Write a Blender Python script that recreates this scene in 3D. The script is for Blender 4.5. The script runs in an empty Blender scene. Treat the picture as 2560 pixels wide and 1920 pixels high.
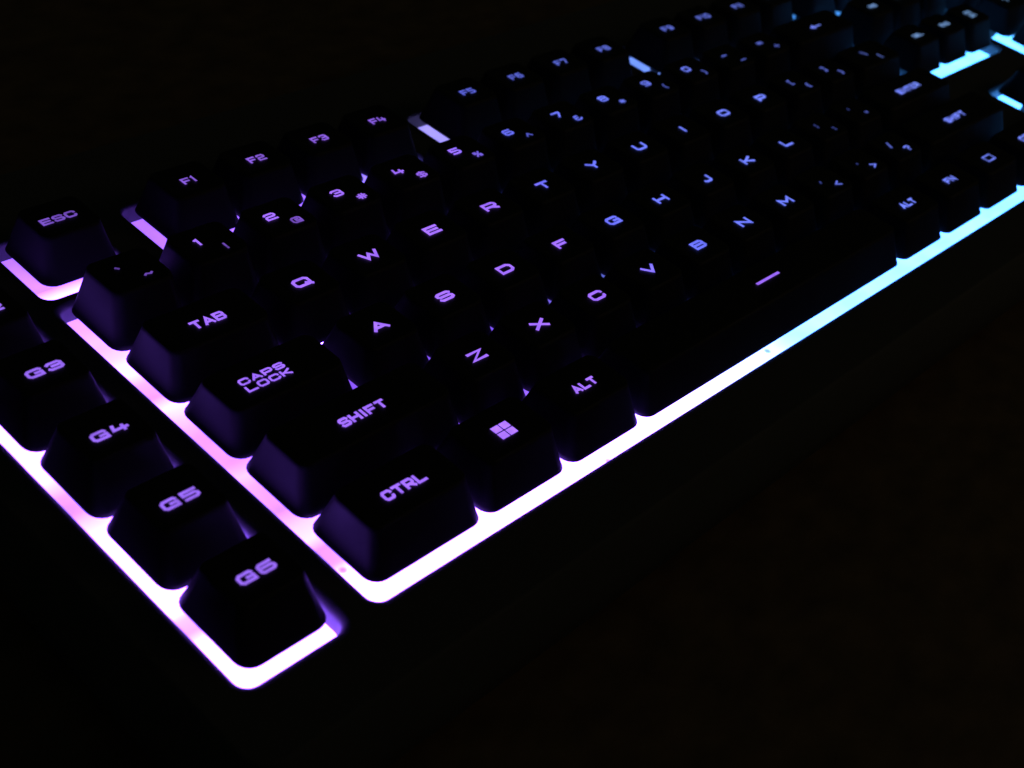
import bpy, bmesh, math
from mathutils import Vector, Matrix

# ---------------------------------------------------------------- scene, camera, light
sc = bpy.context.scene
U = 19.05            # one key unit in mm
MM = 0.001           # the scene is built in metres

R = ((0.67781541, -0.71249848, 0.18141714),
     (-0.36093012, -0.53742534, -0.76217022),
     (0.6405433, 0.45113181, -0.62143735))
# heights in mm, z = 0 at the letter key tops
Z_BOT = -9.35       # lower edge of the keycaps
Z_RIM = -9.7      # top of the case
Z_FLOOR = -14.3    # glowing plate in the wells
Z_DESK = -27.0

CAM_POS = (-119.856, -102.707, 166.487)

camd = bpy.data.cameras.new('camera')
cam = bpy.data.objects.new('camera', camd)
sc.collection.objects.link(cam)
sc.camera = cam
m = Matrix(((R[0][0], -R[1][0], -R[2][0], CAM_POS[0] * MM),
            (R[0][1], -R[1][1], -R[2][1], CAM_POS[1] * MM),
            (R[0][2], -R[1][2], -R[2][2], CAM_POS[2] * MM),
            (0, 0, 0, 1)))
cam.matrix_world = m
camd.sensor_width = 36.0
camd.lens = LENS = 47.37
camd.clip_start = 0.005
camd.clip_end = 20.0
camd.dof.use_dof = True
camd.dof.focus_distance = 0.285
camd.dof.aperture_fstop = 24.0

world = bpy.data.worlds.new('World')
sc.world = world
world.use_nodes = True
bg = world.node_tree.nodes['Background']
bg.inputs['Color'].default_value = (0.8, 1.0, 0.7, 1)
bg.inputs['Strength'].default_value = 0.006

# added faint warm fill light, far off to the right, to tint the desk
ld = bpy.data.lights.new('warm_fill', 'AREA')
ld.energy = 0.22
ld.color = (1.0, 0.72, 0.4)
ld.size = 0.5
lo = bpy.data.objects.new('warm_fill', ld)
sc.collection.objects.link(lo)
lo.location = (0.95, -0.65, 0.7)
lo.rotation_euler = (Vector((0.25, -0.15, 0)) - Vector(lo.location)).to_track_quat('-Z', 'Y').to_euler()

sc.render.engine = 'CYCLES'
sc.view_settings.view_transform = 'Standard'
sc.view_settings.look = 'None'
sc.view_settings.exposure = 0.0
sc.view_settings.gamma = 1.0
sc.view_settings.use_curve_mapping = False

COL = sc.collection

# ---------------------------------------------------------------- materials
def new_mat(name):
    mt = bpy.data.materials.new(name)
    mt.use_nodes = True
    nt = mt.node_tree
    nt.nodes.clear()
    out = nt.nodes.new('ShaderNodeOutputMaterial')
    return mt, nt, out

def plastic(name, col, rough, bump=0.0, scale=2500.0, spec=0.5, sss=0.0):
    mt, nt, out = new_mat(name)
    b = nt.nodes.new('ShaderNodeBsdfPrincipled')
    b.inputs['Base Color'].default_value = (*col, 1)
    b.inputs['Specular IOR Level'].default_value = spec
    if sss:      # slightly translucent plastic: light from the wells seeps into the rim
        b.inputs['Subsurface Weight'].default_value = 1.0
        b.inputs['Subsurface Radius'].default_value = (1.0, 0.8, 1.0)
        b.inputs['Subsurface Scale'].default_value = sss
    tc = nt.nodes.new('ShaderNodeTexCoord')
    n = nt.nodes.new('ShaderNodeTexNoise')
    n.inputs['Scale'].default_value = scale
    n.inputs['Detail'].default_value = 3
    nt.links.new(tc.outputs['Object'], n.inputs['Vector'])
    n2 = nt.nodes.new('ShaderNodeTexNoise')
    n2.inputs['Scale'].default_value = 60
    n2.inputs['Detail'].default_value = 5
    nt.links.new(tc.outputs['Object'], n2.inputs['Vector'])
    mr = nt.nodes.new('ShaderNodeMapRange')
    mr.inputs['From Min'].default_value = 0.3
    mr.inputs['From Max'].default_value = 0.7
    mr.inputs['To Min'].default_value = rough - 0.08
    mr.inputs['To Max'].default_value = rough + 0.1
    nt.links.new(n2.outputs['Fac'], mr.inputs['Value'])
    nt.links.new(mr.outputs['Result'], b.inputs['Roughness'])
    if bump:
        bp = nt.nodes.new('ShaderNodeBump')
        bp.inputs['Strength'].default_value = bump
        bp.inputs['Distance'].default_value = 0.00005
        nt.links.new(n.outputs['Fac'], bp.inputs['Height'])
        nt.links.new(bp.outputs['Normal'], b.inputs['Normal'])
    nt.links.new(b.outputs['BSDF'], out.inputs['Surface'])
    return mt

def ramp_node(nt, stops):
    r = nt.nodes.new('ShaderNodeValToRGB')
    el = r.color_ramp.elements
    while len(el) < len(stops):
        el.new(0.5)
    for e, (p, c) in zip(el, stops):
        e.position = p
        e.color = (*c, 1)
    return r

def axis_u(nt, axis, lo_u, hi_u):
    """world position along the keyboard, mapped from key units to 0..1"""
    g = nt.nodes.new('ShaderNodeNewGeometry')
    s = nt.nodes.new('ShaderNodeSeparateXYZ')
    nt.links.new(g.outputs['Position'], s.inputs[0])
    mr = nt.nodes.new('ShaderNodeMapRange')
    mr.inputs['From Min'].default_value = lo_u * U * MM
    mr.inputs['From Max'].default_value = hi_u * U * MM
    nt.links.new(s.outputs[axis], mr.inputs['Value'])
    return mr.outputs['Result']

X0, X1 = -2.0, 20.0
def xp(u): return (u - X0) / (X1 - X0)

# colour of the light-emitting diodes under the plate, along the keyboard
LED = [(-2, (1.0, 0.37, 4.0)), (2.0, (1.0, 0.37, 4.0)), (4.2, (0.85, 0.38, 3.8)),
       (5.2, (0.62, 0.46, 2.8)), (6.0, (0.4, 0.48, 2.4)), (7.2, (0.16, 0.48, 2.1)),
       (11.5, (0.13, 0.48, 1.9)), (15, (0.115, 0.55, 1.7)), (20, (0.115, 0.6, 1.6))]
LED_PALE = [(-2, (0.32, 0.6, 2.0)), (20, (0.32, 0.6, 2.0))]
LED_MIXED = [(-2, (0.7, 0.6, 2.0)), (20, (0.7, 0.6, 2.0))]      # one cluster of diodes still changing colour

def plate_mat(name, ystops, interior=None, led=LED):
    """milky diffuser plate lit from below: LED colour along x, brightness along y"""
    mt, nt, out = new_mat(name)
    px = axis_u(nt, 'X', X0, X1)
    cr = ramp_node(nt, [(xp(u), tuple(v / 4 for v in c)) for u, c in led])
    nt.links.new(px, cr.inputs['Fac'])
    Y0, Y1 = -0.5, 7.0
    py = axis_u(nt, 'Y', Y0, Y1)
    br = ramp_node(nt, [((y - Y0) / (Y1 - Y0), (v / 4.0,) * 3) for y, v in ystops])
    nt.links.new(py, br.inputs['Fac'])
    # uneven diffuser
    g = nt.nodes.new('ShaderNodeNewGeometry')
    n = nt.nodes.new('ShaderNodeTexNoise')
    n.inputs['Scale'].default_value = 95
    n.inputs['Detail'].default_value = 2.5
    nt.links.new(g.outputs['Position'], n.inputs['Vector'])
    nm = nt.nodes.new('ShaderNodeMapRange')
    nm.inputs['From Min'].default_value = 0.35
    nm.inputs['From Max'].default_value = 0.65
    nm.inputs['To Min'].default_value = 0.9
    nm.inputs['To Max'].default_value = 1.15
    nt.links.new(n.outputs['Fac'], nm.inputs['Value'])
    # specks of dust lying on the plate
    v = nt.nodes.new('ShaderNodeTexVoronoi')
    v.inputs['Scale'].default_value = 95
    nt.links.new(g.outputs['Position'], v.inputs['Vector'])
    vm = nt.nodes.new('ShaderNodeMapRange')
    vm.inputs['From Min'].default_value = 0.05
    vm.inputs['From Max'].default_value = 0.1
    vm.inputs['To Min'].default_value = 0.3
    vm.inputs['To Max'].default_value = 1.0
    nt.links.new(v.outputs['Distance'], vm.inputs['Value'])
    def mul(a, b):
        k = nt.nodes.new('ShaderNodeMath')
        k.operation = 'MULTIPLY'
        for i, q in ((0, a), (1, b)):
            if isinstance(q, (int, float)):
                k.inputs[i].default_value = q
            else:
                nt.links.new(q, k.inputs[i])
        return k.outputs[0]
    s = mul(mul(br.outputs['Color'], nm.outputs['Result']), vm.outputs['Result'])
    if interior is not None:
        # shade put into the emission under the inner keys, so gaps stay dim
        (x_u, y_u, k) = interior
        ax = axis_u(nt, 'X', x_u, x_u + 0.12)
        ay = axis_u(nt, 'Y', y_u, y_u + 0.12)
        both = mul(ax, ay)
        mr = nt.nodes.new('ShaderNodeMapRange')
        mr.inputs['To Min'].default_value = 1.0
        mr.inputs['To Max'].default_value = k
        nt.links.new(both, mr.inputs['Value'])
        s = mul(s, mr.outputs['Result'])
        d = nt.nodes.new('ShaderNodeVectorMath')  # bright spot added to the emission for the leak beside caps lock
        d.operation = 'DISTANCE'
        d.inputs[1].default_value = (1.95 * U * MM, 3.16 * U * MM, Z_FLOOR * MM)
        nt.links.new(g.outputs['Position'], d.inputs[0])
        hm = nt.nodes.new('ShaderNodeMapRange')
        hm.inputs['From Min'].default_value = 0.002
        hm.inputs['From Max'].default_value = 0.006
        hm.inputs['To Min'].default_value = 24.0
        hm.inputs['To Max'].default_value = 1.0
        nt.links.new(d.outputs['Value'], hm.inputs['Value'])
        s = mul(s, hm.outputs['Result'])
    e = nt.nodes.new('ShaderNodeEmission')
    nt.links.new(cr.outputs['Color'], e.inputs['Color'])
    nt.links.new(mul(s, 16.0), e.inputs['Strength'])
    nt.links.new(e.outputs[0], out.inputs['Surface'])
    return mt

def legend_mat():
    mt, nt, out = new_mat('backlit_legend')
    px = axis_u(nt, 'X', X0, X1)
    cr = ramp_node(nt, [(xp(-2), (0.34, 0.16, 1.0)), (xp(0.8), (0.37, 0.16, 1.1)), (xp(3.8), (0.39, 0.17, 1.1)),
                        (xp(5.2), (0.36, 0.16, 1.1)), (xp(6.1), (0.16, 0.18, 1.1)), (xp(8.5), (0.17, 0.23, 1.1)),
                        (xp(14), (0.19, 0.26, 1.05)), (xp(15.4), (0.25, 0.45, 0.9)), (xp(20), (0.25, 0.5, 0.9))])
    sh = nt.nodes.new('ShaderNodeAttribute')
    sh.attribute_type = 'OBJECT'
    sh.attribute_name = 'hue_shift'
    ad = nt.nodes.new('ShaderNodeMath')
    nt.links.new(px, ad.inputs[0])
    nt.links.new(sh.outputs['Fac'], ad.inputs[1])
    nt.links.new(ad.outputs[0], cr.inputs['Fac'])
    at = nt.nodes.new('ShaderNodeAttribute')
    at.attribute_type = 'OBJECT'
    at.attribute_name = 'glow'
    g = nt.nodes.new('ShaderNodeNewGeometry')
    n = nt.nodes.new('ShaderNodeTexNoise')
    n.inputs['Scale'].default_value = 300
    nt.links.new(g.outputs['Position'], n.inputs['Vector'])
    nm = nt.nodes.new('ShaderNodeMapRange')
    nm.inputs['From Min'].default_value = 0.3
    nm.inputs['From Max'].default_value = 0.7
    nm.inputs['To Min'].default_value = 0.85
    nm.inputs['To Max'].default_value = 1.3
    nt.links.new(n.outputs['Fac'], nm.inputs['Value'])
    k = nt.nodes.new('ShaderNodeMath')
    k.operation = 'MULTIPLY'
    nt.links.new(at.outputs['Fac'], k.inputs[0])
    nt.links.new(nm.outputs['Result'], k.inputs[1])
    e = nt.nodes.new('ShaderNodeEmission')
    nt.links.new(cr.outputs['Color'], e.inputs['Color'])
    nt.links.new(k.outputs[0], e.inputs['Strength'])
    nt.links.new(e.outputs[0], out.inputs['Surface'])
    return mt

M_CASE = plastic('black_case_plastic', (0.1, 0.1, 0.105), 0.6, 0.25, spec=0.2, sss=0.002)
M_KEY = plastic('black_keycap_plastic', (0.010, 0.010, 0.011), 0.6, 0.3, spec=0.3)
M_LEG = legend_mat()

def desk_mat():
    mt, nt, out = new_mat('dark_wood')
    b = nt.nodes.new('ShaderNodeBsdfPrincipled')
    tc = nt.nodes.new('ShaderNodeTexCoord')
    mp = nt.nodes.new('ShaderNodeMapping')
    mp.inputs['Scale'].default_value = (30.0, 45.0, 30.0)
    n = nt.nodes.new('ShaderNodeTexNoise')
    n.inputs['Scale'].default_value = 3.0
    n.inputs['Detail'].default_value = 6
    nt.links.new(tc.outputs['Object'], mp.inputs['Vector'])
    nt.links.new(mp.outputs['Vector'], n.inputs['Vector'])
    r = ramp_node(nt, [(0.3, (0.10, 0.06, 0.03)), (0.7, (0.2, 0.125, 0.065))])
    nt.links.new(n.outputs['Fac'], r.inputs['Fac'])
    nt.links.new(r.outputs['Color'], b.inputs['Base Color'])
    b.inputs['Roughness'].default_value = 0.6
    nt.links.new(b.outputs['BSDF'], out.inputs['Surface'])
    return mt

# ---------------------------------------------------------------- mesh helpers
def link_mesh(name, me, mat, parent=None, loc=(0, 0, 0)):
    if mat is not None and not me.materials:
        me.materials.append(mat)
    o = bpy.data.objects.new(name, me)
    COL.objects.link(o)
    o.parent = parent
    o.location = Vector(loc) * MM
    return o

def mesh_from(name, verts, faces, smooth=False):
    me = bpy.data.meshes.new(name)
    me.from_pydata([tuple(c * MM for c in v) for v in verts], [], faces)
    me.update()
    if smooth:
        me.polygons.foreach_set('use_smooth', [True] * len(me.polygons))
    return me

def rounded_poly(pts, r, off=0.0, seg=6):
    """counter-clockwise polygon (mm), grown outward by off, corners filleted with radius r (+off when convex)"""
    n = len(pts)
    lines = []
    for i in range(n):
        a = Vector(pts[i]); b = Vector(pts[(i + 1) % n])
        d = (b - a).normalized()
        nrm = Vector((d.y, -d.x))
        lines.append((a + nrm * off, d))
    out = []
    for i in range(n):
        (a, da), (b, db) = lines[i - 1], lines[i]
        cr = da.x * db.y - da.y * db.x
        t = ((b.x - a.x) * db.y - (b.y - a.y) * db.x) / cr
        p = a + da * t
        rr = max(0.05, r + off) if cr > 0 else max(0.05, r - off)
        # right angle corners only
        p0 = p - da * rr
        c = p0 + (Vector((-da.y, da.x)) * rr if cr > 0 else Vector((da.y, -da.x)) * rr)
        a0 = math.atan2(p0.y - c.y, p0.x - c.x)
        for k in range(seg + 1):
            ang = a0 + (math.pi / 2) * k / seg * (1 if cr > 0 else -1)
            out.append((c.x + rr * math.cos(ang), c.y + rr * math.sin(ang)))
    return out

def rect(x0, y0, x1, y1):
    return [(x0, y0), (x1, y0), (x1, y1), (x0, y1)]

# ---------------------------------------------------------------- keyboard dimensions (mm, z = 0 at the home-row key tops)
keyboard = bpy.data.objects.new('keyboard', None)
COL.objects.link(keyboard)
keyboard.location = (140 * MM, 50 * MM, Z_DESK * MM)
keyboard['label'] = 'black keyboard with backlight running from purple to cyan, on a dark desk'
keyboard['category'] = 'keyboard'
KOFF = Vector((140, 50, Z_DESK))

def part(name, me, mat, loc=(0, 0, 0), parent=None, label=None):
    o = link_mesh(name, me, mat, parent or keyboard, Vector(loc) - (KOFF if parent is None else Vector((0, 0, 0))))
    if label:
        o['label'] = label
    return o

# desk
bm = bmesh.new()
vs = [bm.verts.new((x, y, 0)) for x, y in ((-1.2, -0.9), (1.8, -0.9), (1.8, 0.9), (-1.2, 0.9))]
top = bm.faces.new(vs)
ex = bmesh.ops.extrude_face_region(bm, geom=[top])
for v in [g for g in ex['geom'] if isinstance(g, bmesh.types.BMVert)]:
    v.co.z -= 0.03
bmesh.ops.recalc_face_normals(bm, faces=bm.faces)
me = bpy.data.meshes.new('desk')
bm.to_mesh(me); bm.free()
desk = link_mesh('desk', me, desk_mat())
desk.location.z = (Z_DESK - 2.0) * MM
desk['kind'] = 'structure'
desk['label'] = 'dark brown desk top under the keyboard, almost black'
desk['category'] = 'desk'

# ---------------------------------------------------------------- wells
NAV = 15.4
PAD = 18.9
GY0, GP = -0.07, 1.08
def ur(x0, y0, x1, y1): return rect(x0 * U, y0 * U, x1 * U, y1 * U)
F1X, F5X, F9X = 1.66, 6.36, 10.99
FY0, FY1 = 5.27, 6.27
MX, MF, MB = 0.062, 0.112, 0.04
arrow_poly = [(x * U, y * U) for x, y in
              ((NAV - MX, -MF), (NAV + 3 + MX, -MF), (NAV + 3 + MX, 1 + MB), (NAV + 2 + MX, 1 + MB),
               (NAV + 2 + MX, 2 + MB), (NAV + 1 - MX, 2 + MB), (NAV + 1 - MX, 1 + MB), (NAV - MX, 1 + MB))]
WELLS = [
    ('main', ur(-MX, -MF, 15 + MX, 5 + MB)),
    ('esc', ur(-0.075, FY0 - 0.06, 1 + MX, FY1 + 0.06 + MB)),
    ('f1', ur(F1X - 0.1, FY0 - 0.015, F1X + 4 + MX, FY1 + MB)),
    ('f5', ur(F5X - 0.11, FY0 - 0.015, F5X + 4 + MX, FY1 + MB)),
    ('f9', ur(F9X - 0.12, FY0 - 0.015, F9X + 4 + MX, FY1 + MB)),
    ('print', ur(NAV - MX, FY0 - 0.015, NAV + 3 + MX, FY1 + MB)),
    ('nav', ur(NAV - MX, 3 - 0.135, NAV + 3 + MX, 5 + MB)),
    ('arrow', arrow_poly),
    ('pad', ur(PAD - 0.14, -MF, PAD + 4 + MX, 5 + MB)),
    ('macro', ur(-1.5 - MX, GY0 - 0.075, -0.5 + MX, GY0 + 6 * GP + MB)),
]
RW = 2.6     # corner radius of a well

def build_case():
    bm = bmesh.new()
    CX0, CX1, CY0, CY1 = -1.95 * U, (PAD + 4.35) * U, -0.86 * U, 7.6 * U
    outer = rounded_poly(rect(CX0, CY0, CX1, CY1), 5.0, 0, 6)
    def ring(pts, z):
        return [bm.verts.new((x * MM, y * MM, z * MM)) for x, y in pts]
    def edges_of(r):
        return [bm.edges.new((r[i], r[(i + 1) % len(r)])) for i in range(len(r))]
    def bridge(a, b):
        for i in range(len(a)):
            j = (i + 1) % len(a)
            f = bm.faces.new((a[i], a[j], b[j], b[i]))
            f.smooth = True
    ro = ring(outer, Z_RIM)
    loops = edges_of(ro)
    for nme, poly in WELLS:
        prev = None
        steps = []
        FIL, FILZ = (1.0, 0.9) if nme in ('esc', 'f1', 'f5', 'f9', 'print') else (2.1, 1.6)
        for k in range(8):
            t = k / 7 * math.pi / 2
            steps.append((FIL * (1 - math.sin(t)), Z_RIM - FILZ * (1 - math.cos(t))))
        steps.append((0.0, Z_FLOOR - 0.6))
        for i, (off, z) in enumerate(steps):
            r = ring(rounded_poly(poly, RW, off, 6), z)
            if i == 0:
                loops += edges_of(r)
            else:
                bridge(prev, r)
            prev = r
    bmesh.ops.triangle_fill(bm, use_beauty=True, use_dissolve=False, edges=loops)
    # outer skirt: rounded shoulder, a sloping front and sides down to the desk
    prev = ro
    for off, z in ((0.5, Z_RIM - 0.1), (0.9, Z_RIM - 0.45), (5.0, Z_RIM - 6.0), (5.4, Z_RIM - 7.0), (4.6, Z_DESK + 1.5), (3.5, Z_DESK)):
        r = ring(rounded_poly(rect(CX0, CY0, CX1, CY1), 5.0, off, 6), z)
        bridge(prev, r)
        prev = r
    bm.faces.new(list(reversed(prev)))
    bmesh.ops.recalc_face_normals(bm, faces=bm.faces)
    me = bpy.data.meshes.new('case')
    bm.to_mesh(me); bm.free()
    return me
part('case', build_case(), M_CASE)

# rubber feet lift the case 2 mm off the desk
for fx in (-1.3, 21.5):
    for fy in (-0.3, 6.9):
        pts = rounded_poly(rect(-10, -4, 10, 4), 3, 0, 4)
        n = len(pts)
        vv = [(x, y, 0) for x, y in pts] + [(x, y, -2.0) for x, y in pts]
        ff = [tuple(range(n)), tuple(reversed(range(n, 2 * n)))] + [(i, i + n, (i + 1) % n + n, (i + 1) % n) for i in range(n)]
        part('rubber_foot', mesh_from('rubber_foot', vv, ff), M_CASE, (fx * U, fy * U, Z_DESK))

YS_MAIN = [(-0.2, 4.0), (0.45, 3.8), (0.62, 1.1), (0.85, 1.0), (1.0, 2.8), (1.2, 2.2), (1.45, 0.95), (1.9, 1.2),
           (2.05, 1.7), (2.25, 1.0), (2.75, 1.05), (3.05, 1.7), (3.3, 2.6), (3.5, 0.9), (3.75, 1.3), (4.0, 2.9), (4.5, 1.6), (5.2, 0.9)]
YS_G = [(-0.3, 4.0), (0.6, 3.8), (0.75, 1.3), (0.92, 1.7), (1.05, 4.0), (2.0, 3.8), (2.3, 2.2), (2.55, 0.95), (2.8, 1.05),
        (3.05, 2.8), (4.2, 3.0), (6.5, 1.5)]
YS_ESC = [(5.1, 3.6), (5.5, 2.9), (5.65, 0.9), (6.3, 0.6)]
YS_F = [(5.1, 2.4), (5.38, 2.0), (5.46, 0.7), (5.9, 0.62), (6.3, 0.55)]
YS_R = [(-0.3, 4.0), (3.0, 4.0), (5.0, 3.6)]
PLATES = {'main': (YS_MAIN, (0.4, 0.4, 0.25)), 'esc': (YS_ESC, None), 'f1': (YS_F, None), 'f5': (YS_F, None), 'f9': (YS_F, None),
          'print': (YS_F, None), 'nav': (YS_R, None), 'arrow': (YS_R, None), 'pad': (YS_R, None), 'macro': (YS_G, None)}
PMAT = {}
for nme, poly in WELLS:
    ys, inner = PLATES[nme]
    key = (id(ys), inner, nme if nme in ('f5', 'f9') else '')
    if key not in PMAT:
        PMAT[key] = plate_mat('backlit_plate_' + nme, ys, inner, LED_MIXED if nme == 'f5' else LED_PALE if nme == 'f9' else LED)
    pts = rounded_poly(poly, RW, -0.02, 6)
    n = len(pts)
    vv = [(x, y, Z_FLOOR) for x, y in pts] + [(x, y, Z_FLOOR - 0.5) for x, y in pts]
    bm = bmesh.new()
    top = [bm.verts.new(Vector(v) * MM) for v in vv[:n]]
    bot = [bm.verts.new(Vector(v) * MM) for v in vv[n:]]
    bm.faces.new(top)
    bm.faces.new(list(reversed(bot)))
    for i in range(n):
        j = (i + 1) % n
        bm.faces.new((top[i], bot[i], bot[j], top[j]))
    bmesh.ops.triangulate(bm, faces=[f for f in bm.faces if len(f.verts) > 4])
    me = bpy.data.meshes.new('backlit_plate')
    bm.to_mesh(me); bm.free()
    part('backlit_plate', me, PMAT[key])

# ---------------------------------------------------------------- keycaps
GAP = 0.55
def dish(x, w):
    return -0.22 * (1 - min(1.0, (2 * x / w) ** 2))

KEYMESH = {}
def keycap_mesh(wu, hu, ztop, kind):
    key = (round(wu, 3), round(hu, 3), round(ztop, 2), kind)
    if key in KEYMESH:
        return KEYMESH[key]
    w, h = wu * U - GAP, hu * U - GAP
    if kind == 'macro':
        il, ir, if_, ib, rt = 2.6, 2.6, 5.2, 3.2, 1.4
    else:
        il, ir, if_, ib, rt = 2.4, 2.4, 4.2, 2.9, 1.9
    H = ztop - Z_BOT
    rings = []
    def rr(l, r, f, b, rad, z):
        return [(x, y, z) for x, y in rounded_poly(rect(-w / 2 + l, -h / 2 + f, w / 2 - r, h / 2 - b), rad, 0, 5)]
    rings.append(rr(0.9, 0.9, 0.9, 0.9, 2.0, 0.6))        # inside of the skirt
    rings.append(rr(0.8, 0.8, 0.8, 0.8, 2.1, 0.0))
    rings.append(rr(0.08, 0.08, 0.08, 0.08, 3.2 if kind == 'macro' else 3.1, 0.0))
    rb = 3.3 if kind == 'macro' else 3.2
    rings.append(rr(0, 0, 0, 0, rb, 0.12))
    for t in (0.1, 0.35, 0.65, 0.9):
        e = t ** 0.92
        rings.append(rr(il * e, ir * e, if_ * e, ib * e, rb + (rt - rb) * t ** 0.75, H * t * 0.985))
    rings.append(rr(il * 0.99, ir * 0.99, if_ * 0.99, ib * 0.99, rt, H - 0.12))
    # top edge roll-over, then the dished top
    tw = w - il - ir
    def top(s, extra):
        base = rr(il + extra, ir + extra, if_ + extra, ib + extra, max(0.3, rt - extra), H)
        cy = (if_ - ib) / 2
        return [(x * s, (y - cy) * s + cy, H + dish(x * s, tw)) for x, y, z in base]
    rings.append(top(1.0, 0.3))
    for s in (0.85, 0.6, 0.3):
        rings.append(top(s, 0.3))
    verts, faces = [], []
    n = len(rings[0])
    for r in rings:
        verts += r
    for k in range(len(rings) - 1):
        for i in range(n):
            j = (i + 1) % n
            faces.append((k * n + i, k * n + j, (k + 1) * n + j, (k + 1) * n + i))
    faces.append(tuple(reversed(range(n))))
    faces.append(tuple(range((len(rings) - 1) * n, len(rings) * n)))
    # plunger that carries the cap
    b = len(verts)
    zb = Z_FLOOR - Z_BOT - 0.05
    for z in (zb, 0.7):
        verts += [(-1.4, -1.4, z), (1.4, -1.4, z), (1.4, 1.4, z), (-1.4, 1.4, z)]
    faces += [(b + i, b + (i + 1) % 4, b + 4 + (i + 1) % 4, b + 4 + i) for i in range(4)]
    me = mesh_from('keycap', verts, faces, True)
    me.materials.append(M_KEY)
    KEYMESH[key] = me
    return me

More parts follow.
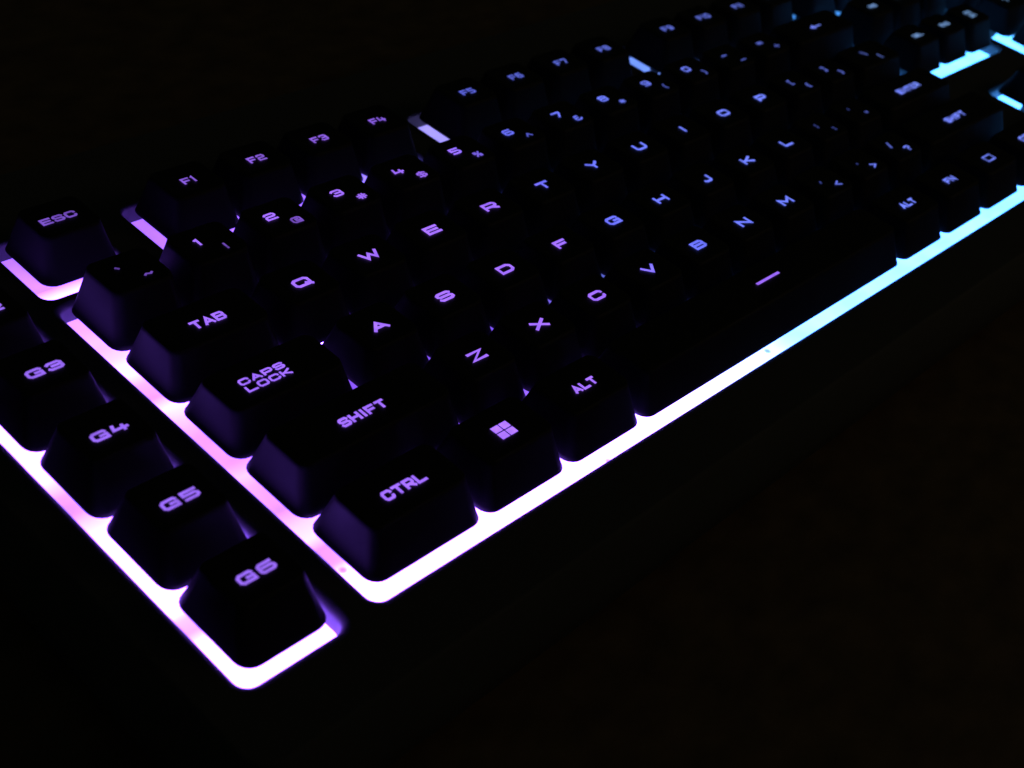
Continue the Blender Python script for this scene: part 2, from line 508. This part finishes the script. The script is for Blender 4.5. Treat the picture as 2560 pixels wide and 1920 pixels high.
# ---------------------------------------------------------------- stroke lettering
C = 0.16
GL = {
 'A': [[(0, 0), (.5, 1), (1, 0)], [(.2, .3), (.8, .3)]],
 'B': [[(0, 0), (0, 1), (.86, 1), (1, .82), (1, .66), (.86, .52), (0, .52)], [(.86, .52), (1, .36), (1, .16), (.86, 0), (0, 0)]],
 'C': [[(1, .72), (1, .84), (.84, 1), (.16, 1), (0, .8), (0, .2), (.16, 0), (.84, 0), (1, .16), (1, .28)]],
 'D': [[(0, 0), (0, 1), (.8, 1), (1, .76), (1, .24), (.8, 0), (0, 0)]],
 'E': [[(1, 1), (0, 1), (0, 0), (1, 0)], [(0, .5), (.9, .5)]],
 'F': [[(1, 1), (0, 1), (0, 0)], [(0, .48), (.86, .48)]],
 'G': [[(1, .84), (.9, 1), (.16, 1), (0, .8), (0, .2), (.16, 0), (1, 0), (1, .46), (.55, .46)]],
 'H': [[(0, 0), (0, 1)], [(1, 0), (1, 1)], [(0, .5), (1, .5)]],
 'I': [[(.5, 0), (.5, 1)]],
 'J': [[(1, 1), (1, .2), (.84, 0), (.3, 0), (.15, .16)]],
 'K': [[(0, 0), (0, 1)], [(1, 1), (.3, .5), (1, 0)], [(0, .5), (.3, .5)]],
 'L': [[(0, 1), (0, 0), (1, 0)]],
 'M': [[(0, 0), (0, 1), (.5, .35), (1, 1), (1, 0)]],
 'N': [[(0, 0), (0, 1), (1, 0), (1, 1)]],
 'O': [[(.5, 1), (.16, 1), (0, .8), (0, .2), (.16, 0), (.84, 0), (1, .2), (1, .8), (.84, 1), (.5, 1)]],
 'P': [[(0, 0), (0, 1), (.84, 1), (1, .82), (1, .54), (.84, .36), (0, .36)]],
 'Q': [[(.5, 1), (.16, 1), (0, .8), (0, .2), (.16, 0), (.84, 0), (1, .2), (1, .8), (.84, 1), (.5, 1)], [(.72, .28), (1.06, -.1)]],
 'R': [[(0, 0), (0, 1), (.84, 1), (1, .82), (1, .58), (.84, .4), (0, .4)], [(.5, .4), (1, 0)]],
 'S': [[(1, .84), (.86, 1), (.16, 1), (0, .84), (0, .66), (.16, .5), (.84, .5), (1, .34), (1, .16), (.84, 0), (.12, 0), (0, .16)]],
 'T': [[(0, 1), (1, 1)], [(.5, 1), (.5, 0)]],
 'U': [[(0, 1), (0, .2), (.16, 0), (.84, 0), (1, .2), (1, 1)]],
 'V': [[(0, 1), (.5, 0), (1, 1)]],
 'W': [[(0, 1), (.24, 0), (.5, .75), (.76, 0), (1, 1)]],
 'X': [[(0, 0), (1, 1)], [(0, 1), (1, 0)]],
 'Y': [[(0, 1), (.5, .45), (1, 1)], [(.5, .45), (.5, 0)]],
 'Z': [[(0, 1), (1, 1), (0, 0), (1, 0)]],
 '0': [[(.5, 1), (.16, 1), (0, .8), (0, .2), (.16, 0), (.84, 0), (1, .2), (1, .8), (.84, 1), (.5, 1)]],
 '1': [[(.3, .9), (.5, 1), (.5, 0)]],
 '2': [[(0, .84), (.14, 1), (.86, 1), (1, .84), (1, .64), (.86, .5), (.14, .5), (0, .36), (0, 0), (1, 0)]],
 '3': [[(0, .84), (.14, 1), (.86, 1), (1, .82), (1, .64), (.86, .5), (.3, .5)], [(.86, .5), (1, .36), (1, .16), (.86, 0), (.14, 0), (0, .16)]],
 '4': [[(.1, 1), (0, .34), (1, .34)], [(.72, .72), (.72, 0)]],
 '5': [[(1, 1), (0, 1), (0, .54), (.84, .54), (1, .38), (1, .16), (.84, 0), (0, 0)]],
 '6': [[(.95, 1), (.16, 1), (0, .82), (0, .16), (.14, 0), (.86, 0), (1, .16), (1, .38), (.86, .54), (0, .54)]],
 '7': [[(0, 1), (1, 1), (1, .8), (.5, 0)]],
 '8': [[(.5, .52), (.14, .52), (0, .66), (0, .86), (.14, 1), (.86, 1), (1, .86), (1, .66), (.86, .52), (.5, .52)],
       [(.14, .52), (0, .38), (0, .14), (.14, 0), (.86, 0), (1, .14), (1, .38), (.86, .52)]],
 '9': [[(.05, 0), (.84, 0), (1, .18), (1, .84), (.86, 1), (.14, 1), (0, .84), (0, .62), (.14, .46), (1, .46)]],
 '!': [[(.5, 1), (.5, .36)], [(.5, .12), (.5, -.06)]],
 '@': [[(1, 0), (.18, 0), (0, .2), (0, .8), (.18, 1), (.82, 1), (1, .8), (1, .32), (.42, .32), (.42, .66), (.72, .66)]],
 '#': [[(.3, 0), (.4, 1)], [(.65, 0), (.75, 1)], [(0, .32), (1, .32)], [(0, .68), (1, .68)]],
 '$': [[(1, .8), (.86, .92), (.14, .92), (0, .78), (0, .64), (.14, .5), (.86, .5), (1, .36), (1, .22), (.86, .08), (0, .08)], [(.5, 1.12), (.5, -.12)]],
 '%': [[(.1, .62), (.1, .94), (.36, .94), (.36, .62), (.1, .62)], [(.64, .06), (.64, .38), (.9, .38), (.9, .06), (.64, .06)], [(.86, 1), (.14, 0)]],
 '^': [[(.1, .4), (.5, 1), (.9, .4)]],
 '&': [[(1, .3), (.75, 0), (.14, 0), (0, .16), (0, .36), (.14, .52), (.6, .52)], [(.14, .52), (.1, .84), (.24, 1), (.7, 1)]],
 '*': [[(.5, .2), (.5, 1)], [(.12, .4), (.88, .8)], [(.12, .8), (.88, .4)]],
 '(': [[(.62, 1.1), (.42, .8), (.42, .2), (.62, -.1)]],
 ')': [[(.38, 1.1), (.58, .8), (.58, .2), (.38, -.1)]],
 '-': [[(.1, .5), (.9, .5)]],
 '_': [[(0, .1), (1, .1)]],
 '=': [[(.05, .68), (.95, .68)], [(.05, .32), (.95, .32)]],
 '+': [[(.05, .5), (.95, .5)], [(.5, .95), (.5, .05)]],
 '[': [[(.7, 1.05), (.4, 1.05), (.4, -.05), (.7, -.05)]],
 ']': [[(.3, 1.05), (.6, 1.05), (.6, -.05), (.3, -.05)]],
 '{': [[(.7, 1.05), (.5, 1.0), (.5, .6), (.36, .5), (.5, .4), (.5, 0), (.7, -.05)]],
 '}': [[(.3, 1.05), (.5, 1.0), (.5, .6), (.64, .5), (.5, .4), (.5, 0), (.3, -.05)]],
 '\\': [[(.3, 1.05), (.7, -.05)]],
 '|': [[(.5, 1.1), (.5, -.1)]],
 ';': [[(.5, .72), (.5, .54)], [(.52, .2), (.42, -.05)]],
 ':': [[(.5, .8), (.5, .62)], [(.5, .28), (.5, .1)]],
 "'": [[(.5, 1.0), (.5, .7)]],
 '"': [[(.36, 1.0), (.36, .66)], [(.64, 1.0), (.64, .66)]],
 ',': [[(.55, .14), (.42, -.12)]],
 '.': [[(.5, .16), (.5, -.02)]],
 '<': [[(.9, .95), (.1, .5), (.9, .05)]],
 '>': [[(.1, .95), (.9, .5), (.1, .05)]],
 '/': [[(.3, -.05), (.7, 1.05)]],
 '?': [[(.05, .84), (.18, 1), (.82, 1), (.95, .84), (.95, .66), (.82, .52), (.5, .5), (.5, .3)], [(.5, .12), (.5, -.06)]],
 '`': [[(.38, 1.0), (.56, .76)]],
 '~': [[(.1, .4), (.3, .6), (.7, .4), (.9, .6)]],
 '\u2190': [[(1, .5), (.05, .5)], [(.34, .95), (.05, .5), (.34, .05)]],
 '\u2191': [[(.5, 0), (.5, 1)], [(.15, .6), (.5, 1), (.85, .6)]],
 '\u2192': [[(0, .5), (.95, .5)], [(.66, .95), (.95, .5), (.66, .05)]],
 '\u2193': [[(.5, 1), (.5, 0)], [(.15, .4), (.5, 0), (.85, .4)]],
 'bar': [[(0, .5), (1, .5)]],
 'menu': [[(.5, 1), (0, 1), (0, 0), (1, 0), (1, 1), (.5, 1)]],
}

def ribbon(pts, t, verts, faces, z, zf):
    """flat stroke of width t along a polyline, mitred joints, slightly blunted ends"""
    P = [Vector(p) for p in pts]
    closed = (P[0] - P[-1]).length < 1e-6
    if closed:
        P = P[:-1]
    n = len(P)
    L, Rr = [], []
    for i in range(n):
        if closed:
            a, b, c = P[i - 1], P[i], P[(i + 1) % n]
        else:
            a, b, c = (P[i - 1] if i else None), P[i], (P[i + 1] if i < n - 1 else None)
        d1 = (b - a).normalized() if a is not None else None
        d2 = (c - b).normalized() if c is not None else None
        if d1 is None: d1 = d2
        if d2 is None: d2 = d1
        nn = Vector((-(d1.y + d2.y), d1.x + d2.x))
        if nn.length < 1e-4:
            nn = Vector((-d1.y, d1.x))
        nn.normalize()
        k = max(0.5, nn.dot(Vector((-d1.y, d1.x))))
        off = nn * (t / 2 / k)
        q = Vector(b)
        if not closed and i == 0: q = q - d2 * t * 0.35
        if not closed and i == n - 1: q = q + d1 * t * 0.35
        L.append(q + off); Rr.append(q - off)
    b0 = len(verts)
    for l, r in zip(L, Rr):
        verts.append((l.x, l.y, z + zf(l.x)))
        verts.append((r.x, r.y, z + zf(r.x)))
    m_ = n if closed else n - 1
    for i in range(m_):
        j = (i + 1) % n
        faces.append((b0 + 2 * i, b0 + 2 * i + 1, b0 + 2 * j + 1, b0 + 2 * j))

def legend_mesh(lines, gw, gh, t, gap, cx, cy, zf, line_gap=0.9):
    """rows of glyphs centred on (cx, cy); gw, gh = centre-line size of one glyph in mm"""
    verts, faces = [], []
    z = 0.02
    rows = len(lines)
    for ri, glyphs in enumerate(lines):
        n = len(glyphs)
        ws = [gw * (0.3 if g in ('I', '1') and n > 1 else 0.0 if g == 'I' else 1.0) for g in glyphs]
        total = sum(ws) + gap * (n - 1)
        x = cx - total / 2
        y = cy - gh / 2 + (rows - 1) * (gh + line_gap) / 2 - ri * (gh + line_gap)
        for g, wd in zip(glyphs, ws):
            if g == 'win':
                s = gh / 2 - 0.14
                for ix in (0, 1):
                    for iy in (0, 1):
                        ax = x + ix * (wd / 2 + 0.14); ay = y + iy * (gh / 2 + 0.14)
                        b = len(verts)
                        sx = wd / 2 - 0.14
                        verts += [(ax, ay, z + zf(ax)), (ax + sx, ay, z + zf(ax + sx)), (ax + sx, ay + s, z + zf(ax + sx)), (ax, ay + s, z + zf(ax))]
                        faces.append((b, b + 1, b + 2, b + 3))
            else:
                for st in GL[g]:
                    z += 0.004
                    if wd < gw * 0.5:
                        pp = [(x + wd / 2 + (px - .5) * gw * 0.6, y + py * gh) for px, py in st]
                    else:
                        pp = [(x + px * wd, y + py * gh) for px, py in st]
                    ribbon(pp, t, verts, faces, z, zf)
            x += wd + gap
    return mesh_from('legend', verts, faces)

def add_key(x, y, wu, hu, ztop, legends, kind='std', label=None):
    """x, y: lower left corner in key units.  legends: list of (lines, gw, gh, t, gap, dx, dy, glow)"""
    me = keycap_mesh(wu, hu, ztop, kind)
    cx, cy = (x + wu / 2) * U, (y + hu / 2) * U
    o = part('keycap', me, M_KEY, (cx, cy, Z_BOT), label=label)
    w = wu * U - GAP
    tw = w - 5.4
    H = ztop - Z_BOT
    for lines, gw, gh, t, gap, dx, dy, glow in legends:
        lm = legend_mesh(lines, gw, gh, t, gap, dx, dy, lambda q: H + 0.01)
        lg = part('legend', lm, M_LEG, (0, 0, 0), parent=o)
        lg['glow'] = glow
        lg['hue_shift'] = -2.6 / (X1 - X0) if lines == [['bar']] else 0.0
    return o

T = 0.74
def single(ch, glow=1.0):
    w = {'I': 1.0, 'J': 2.9, 'W': 4.4, 'M': 4.0, 'F': 3.3, 'L': 3.2}.get(ch, 3.6)
    return ([[ch]], w, 2.15, T, 0, 0, 0.1, glow)
def word(s, gw=1.75, gh=1.8, glow=1.0, dx=0.0, dy=0.0, t=0.6, gap=0.82):
    return ([list(q) for q in s.split('/')] if '/' in s and len(s) > 1 else [list(s)], gw, gh, t, gap, dx, dy, glow)
def pair(a, b, ga=0.95, gb=0.75, wide=True):
    return [([[a]], 2.5, 1.95, 0.58, 0, -1.7, 1.4, ga), ([[b]], 2.2, 1.75, 0.5, 0, 2.5, -2.4, gb)]

ZR = {'F': 0.3, 'N': 2.0, 'Q': 0.0, 'A': -1.0, 'Z': -0.15, 'C': -0.1}

# number row
for i, (a, b, ga, gb) in enumerate([('`', '~', .25, .35), ('1', '!', .9, .4), ('2', '@', .9, .5), ('3', '#', .95, .8), ('4', '$', 1, .8),
                                    ('5', '%', 1, .7), ('6', '^', .95, .55), ('7', '&', .95, .85), ('8', '*', .95, .7), ('9', '(', .9, .4),
                                    ('0', ')', .9, .5), ('-', '_', .5, .45), ('=', '+', .45, .4)]):
    add_key(i, 4, 1, 1, ZR['N'], pair(a, b, ga, gb), label='black keycap with glowing %s and %s' % (a, b))
add_key(13, 4, 2, 1, ZR['N'], [([['\u2190']], 5.6, 1.7, 0.5, 0, 0, 0, .9)], label='wide black keycap with a glowing left arrow')
# Q row
add_key(0, 3, 1.5, 1, ZR['Q'], [word('TAB', 1.9, 2.0)], label='wide black keycap reading TAB')
for i, c in enumerate('QWERTYUIOP'):
    add_key(1.5 + i, 3, 1, 1, ZR['Q'], [single(c)], label='black keycap with a glowing letter ' + c)
add_key(11.5, 3, 1, 1, ZR['Q'], pair('[', '{', .45, .6))
add_key(12.5, 3, 1, 1, ZR['Q'], pair(']', '}', .55, .65))
add_key(13.5, 3, 1.5, 1, ZR['Q'], pair('\\', '|', .5, .65))
# A row
add_key(0, 2, 1.675, 1, ZR['A'], [word('CAPS/LOCK', 1.95, 1.35, 1.0, -2.4, 0.1, 0.46, 0.8)], label='wide black keycap reading CAPS LOCK')
for i, c in enumerate('ASDFGHJKL'):
    add_key(1.75 + i, 2, 1, 1, ZR['A'], [single(c)], label='black keycap with a glowing letter ' + c)
add_key(10.75, 2, 1, 1, ZR['A'], pair(';', ':', .25, .3))
add_key(11.75, 2, 1, 1, ZR['A'], pair("'", '"', .15, .4))
add_key(12.75, 2, 2.25, 1, ZR['A'], [word('ENTER', 1.75, 1.8)], label='wide black keycap reading ENTER')
# Z row
add_key(0, 1, 2.25, 1, ZR['Z'], [word('SHIFT', 1.75, 1.8)], label='wide black keycap reading SHIFT, at the left')
for i, c in enumerate('ZXCVBNM'):
    add_key(2.25 + i, 1, 1, 1, ZR['Z'], [single(c)], label='black keycap with a glowing letter ' + c)
for i, (a, b, ga, gb) in enumerate([(',', '<', .2, .8), ('.', '>', .2, .9), ('/', '?', .55, .9)]):
    add_key(9.25 + i, 1, 1, 1, ZR['Z'], pair(a, b, ga, gb))
add_key(12.25, 1, 2.75, 1, ZR['Z'], [word('SHIFT', 1.75, 1.8)], label='wide black keycap reading SHIFT, at the right')
# bottom row
xx = 0
for wu, lg in ((1.5, [word('CTRL', 1.75, 1.85)]), (1.25, [([['win']], 4.2, 3.6, T, 0, 0, 0, 1.25)]), (1.25, [word('ALT', 1.6, 1.7)]),
               (5.75, [([['bar']], 8.8, 1.0, 0.75, 0, 1.2, 0.9, .85)]), (1.25, [word('ALT', 1.6, 1.7)]), (1.25, [word('FN', 1.75, 1.7)]),
               (1.25, [([['menu']], 4.0, 2.2, 0.45, 0, 0, 0, .9)]), (1.5, [word('CTRL', 1.75, 1.85)])):
    add_key(xx, 0, wu, 1, ZR['C'], lg)
    xx += wu
# function row
add_key(0.01, FY0 + 0.06, 1, 1, ZR['F'], [word('ESC', 2.0, 1.7, .45, dx=-.6, t=0.58)], label='black keycap reading ESC')
for g, x0 in enumerate((F1X, F5X, F9X)):
    for i in range(4):
        add_key(x0 + i, FY0, 1, 1, ZR['F'], [word('F%d' % (g * 4 + i + 1), 1.7, 1.9, .62, t=0.55)],
                label='black keycap reading F%d' % (g * 4 + i + 1))
for i, s in enumerate(('PRT', 'SCR', 'BRK')):
    add_key(NAV + i, FY0, 1, 1, ZR['F'], [word(s, 1.5, 1.5, .6, t=.4)])
# navigation block and arrows
for j, row in enumerate((('INS', 'HOME', 'PG/UP'), ('DEL', 'END', 'PG/DN'))):
    for i, s in enumerate(row):
        add_key(NAV + i, 4 - j, 1, 1, ZR['N'] if j == 0 else ZR['Q'], [word(s, 1.3, 1.35, .8, t=.4, gap=.6)])
add_key(NAV + 1, 1, 1, 1, ZR['Z'], [([['\u2191']], 2.4, 2.2, .45, 0, 0, 0, .8)])
for i, s in enumerate('\u2190\u2193\u2192'):
    add_key(NAV + i, 0, 1, 1, ZR['C'], [([[s]], 2.4, 2.2, .45, 0, 0, 0, .8)])
# number pad
for x, y, w, h, s, r in ((0, 4, 1, 1, 'NUM', 'N'), (1, 4, 1, 1, '/', 'N'), (2, 4, 1, 1, '*', 'N'), (3, 4, 1, 1, '-', 'N'),
                         (0, 3, 1, 1, '7', 'Q'), (1, 3, 1, 1, '8', 'Q'), (2, 3, 1, 1, '9', 'Q'), (3, 2, 1, 2, '+', 'Q'),
                         (0, 2, 1, 1, '4', 'A'), (1, 2, 1, 1, '5', 'A'), (2, 2, 1, 1, '6', 'A'),
                         (0, 1, 1, 1, '1', 'Z'), (1, 1, 1, 1, '2', 'Z'), (2, 1, 1, 1, '3', 'Z'), (3, 0, 1, 2, 'ENTER', 'Z'),
                         (0, 0, 2, 1, '0', 'C'), (2, 0, 1, 1, '.', 'C')):
    add_key(PAD + x, y, w, h, ZR[r], [word(s, 1.5 if len(s) > 1 else 2.2, 1.5 if len(s) > 1 else 1.9, .8, t=.42, gap=.6)])
# macro keys
for k in range(6):
    add_key(-1.5, GY0 + k * GP, 1, GP, 0.0, [word('G%d' % (6 - k), 2.7, 1.75, .85, t=0.64, gap=1.35)], 'macro',
            label='black macro keycap reading G%d' % (6 - k))
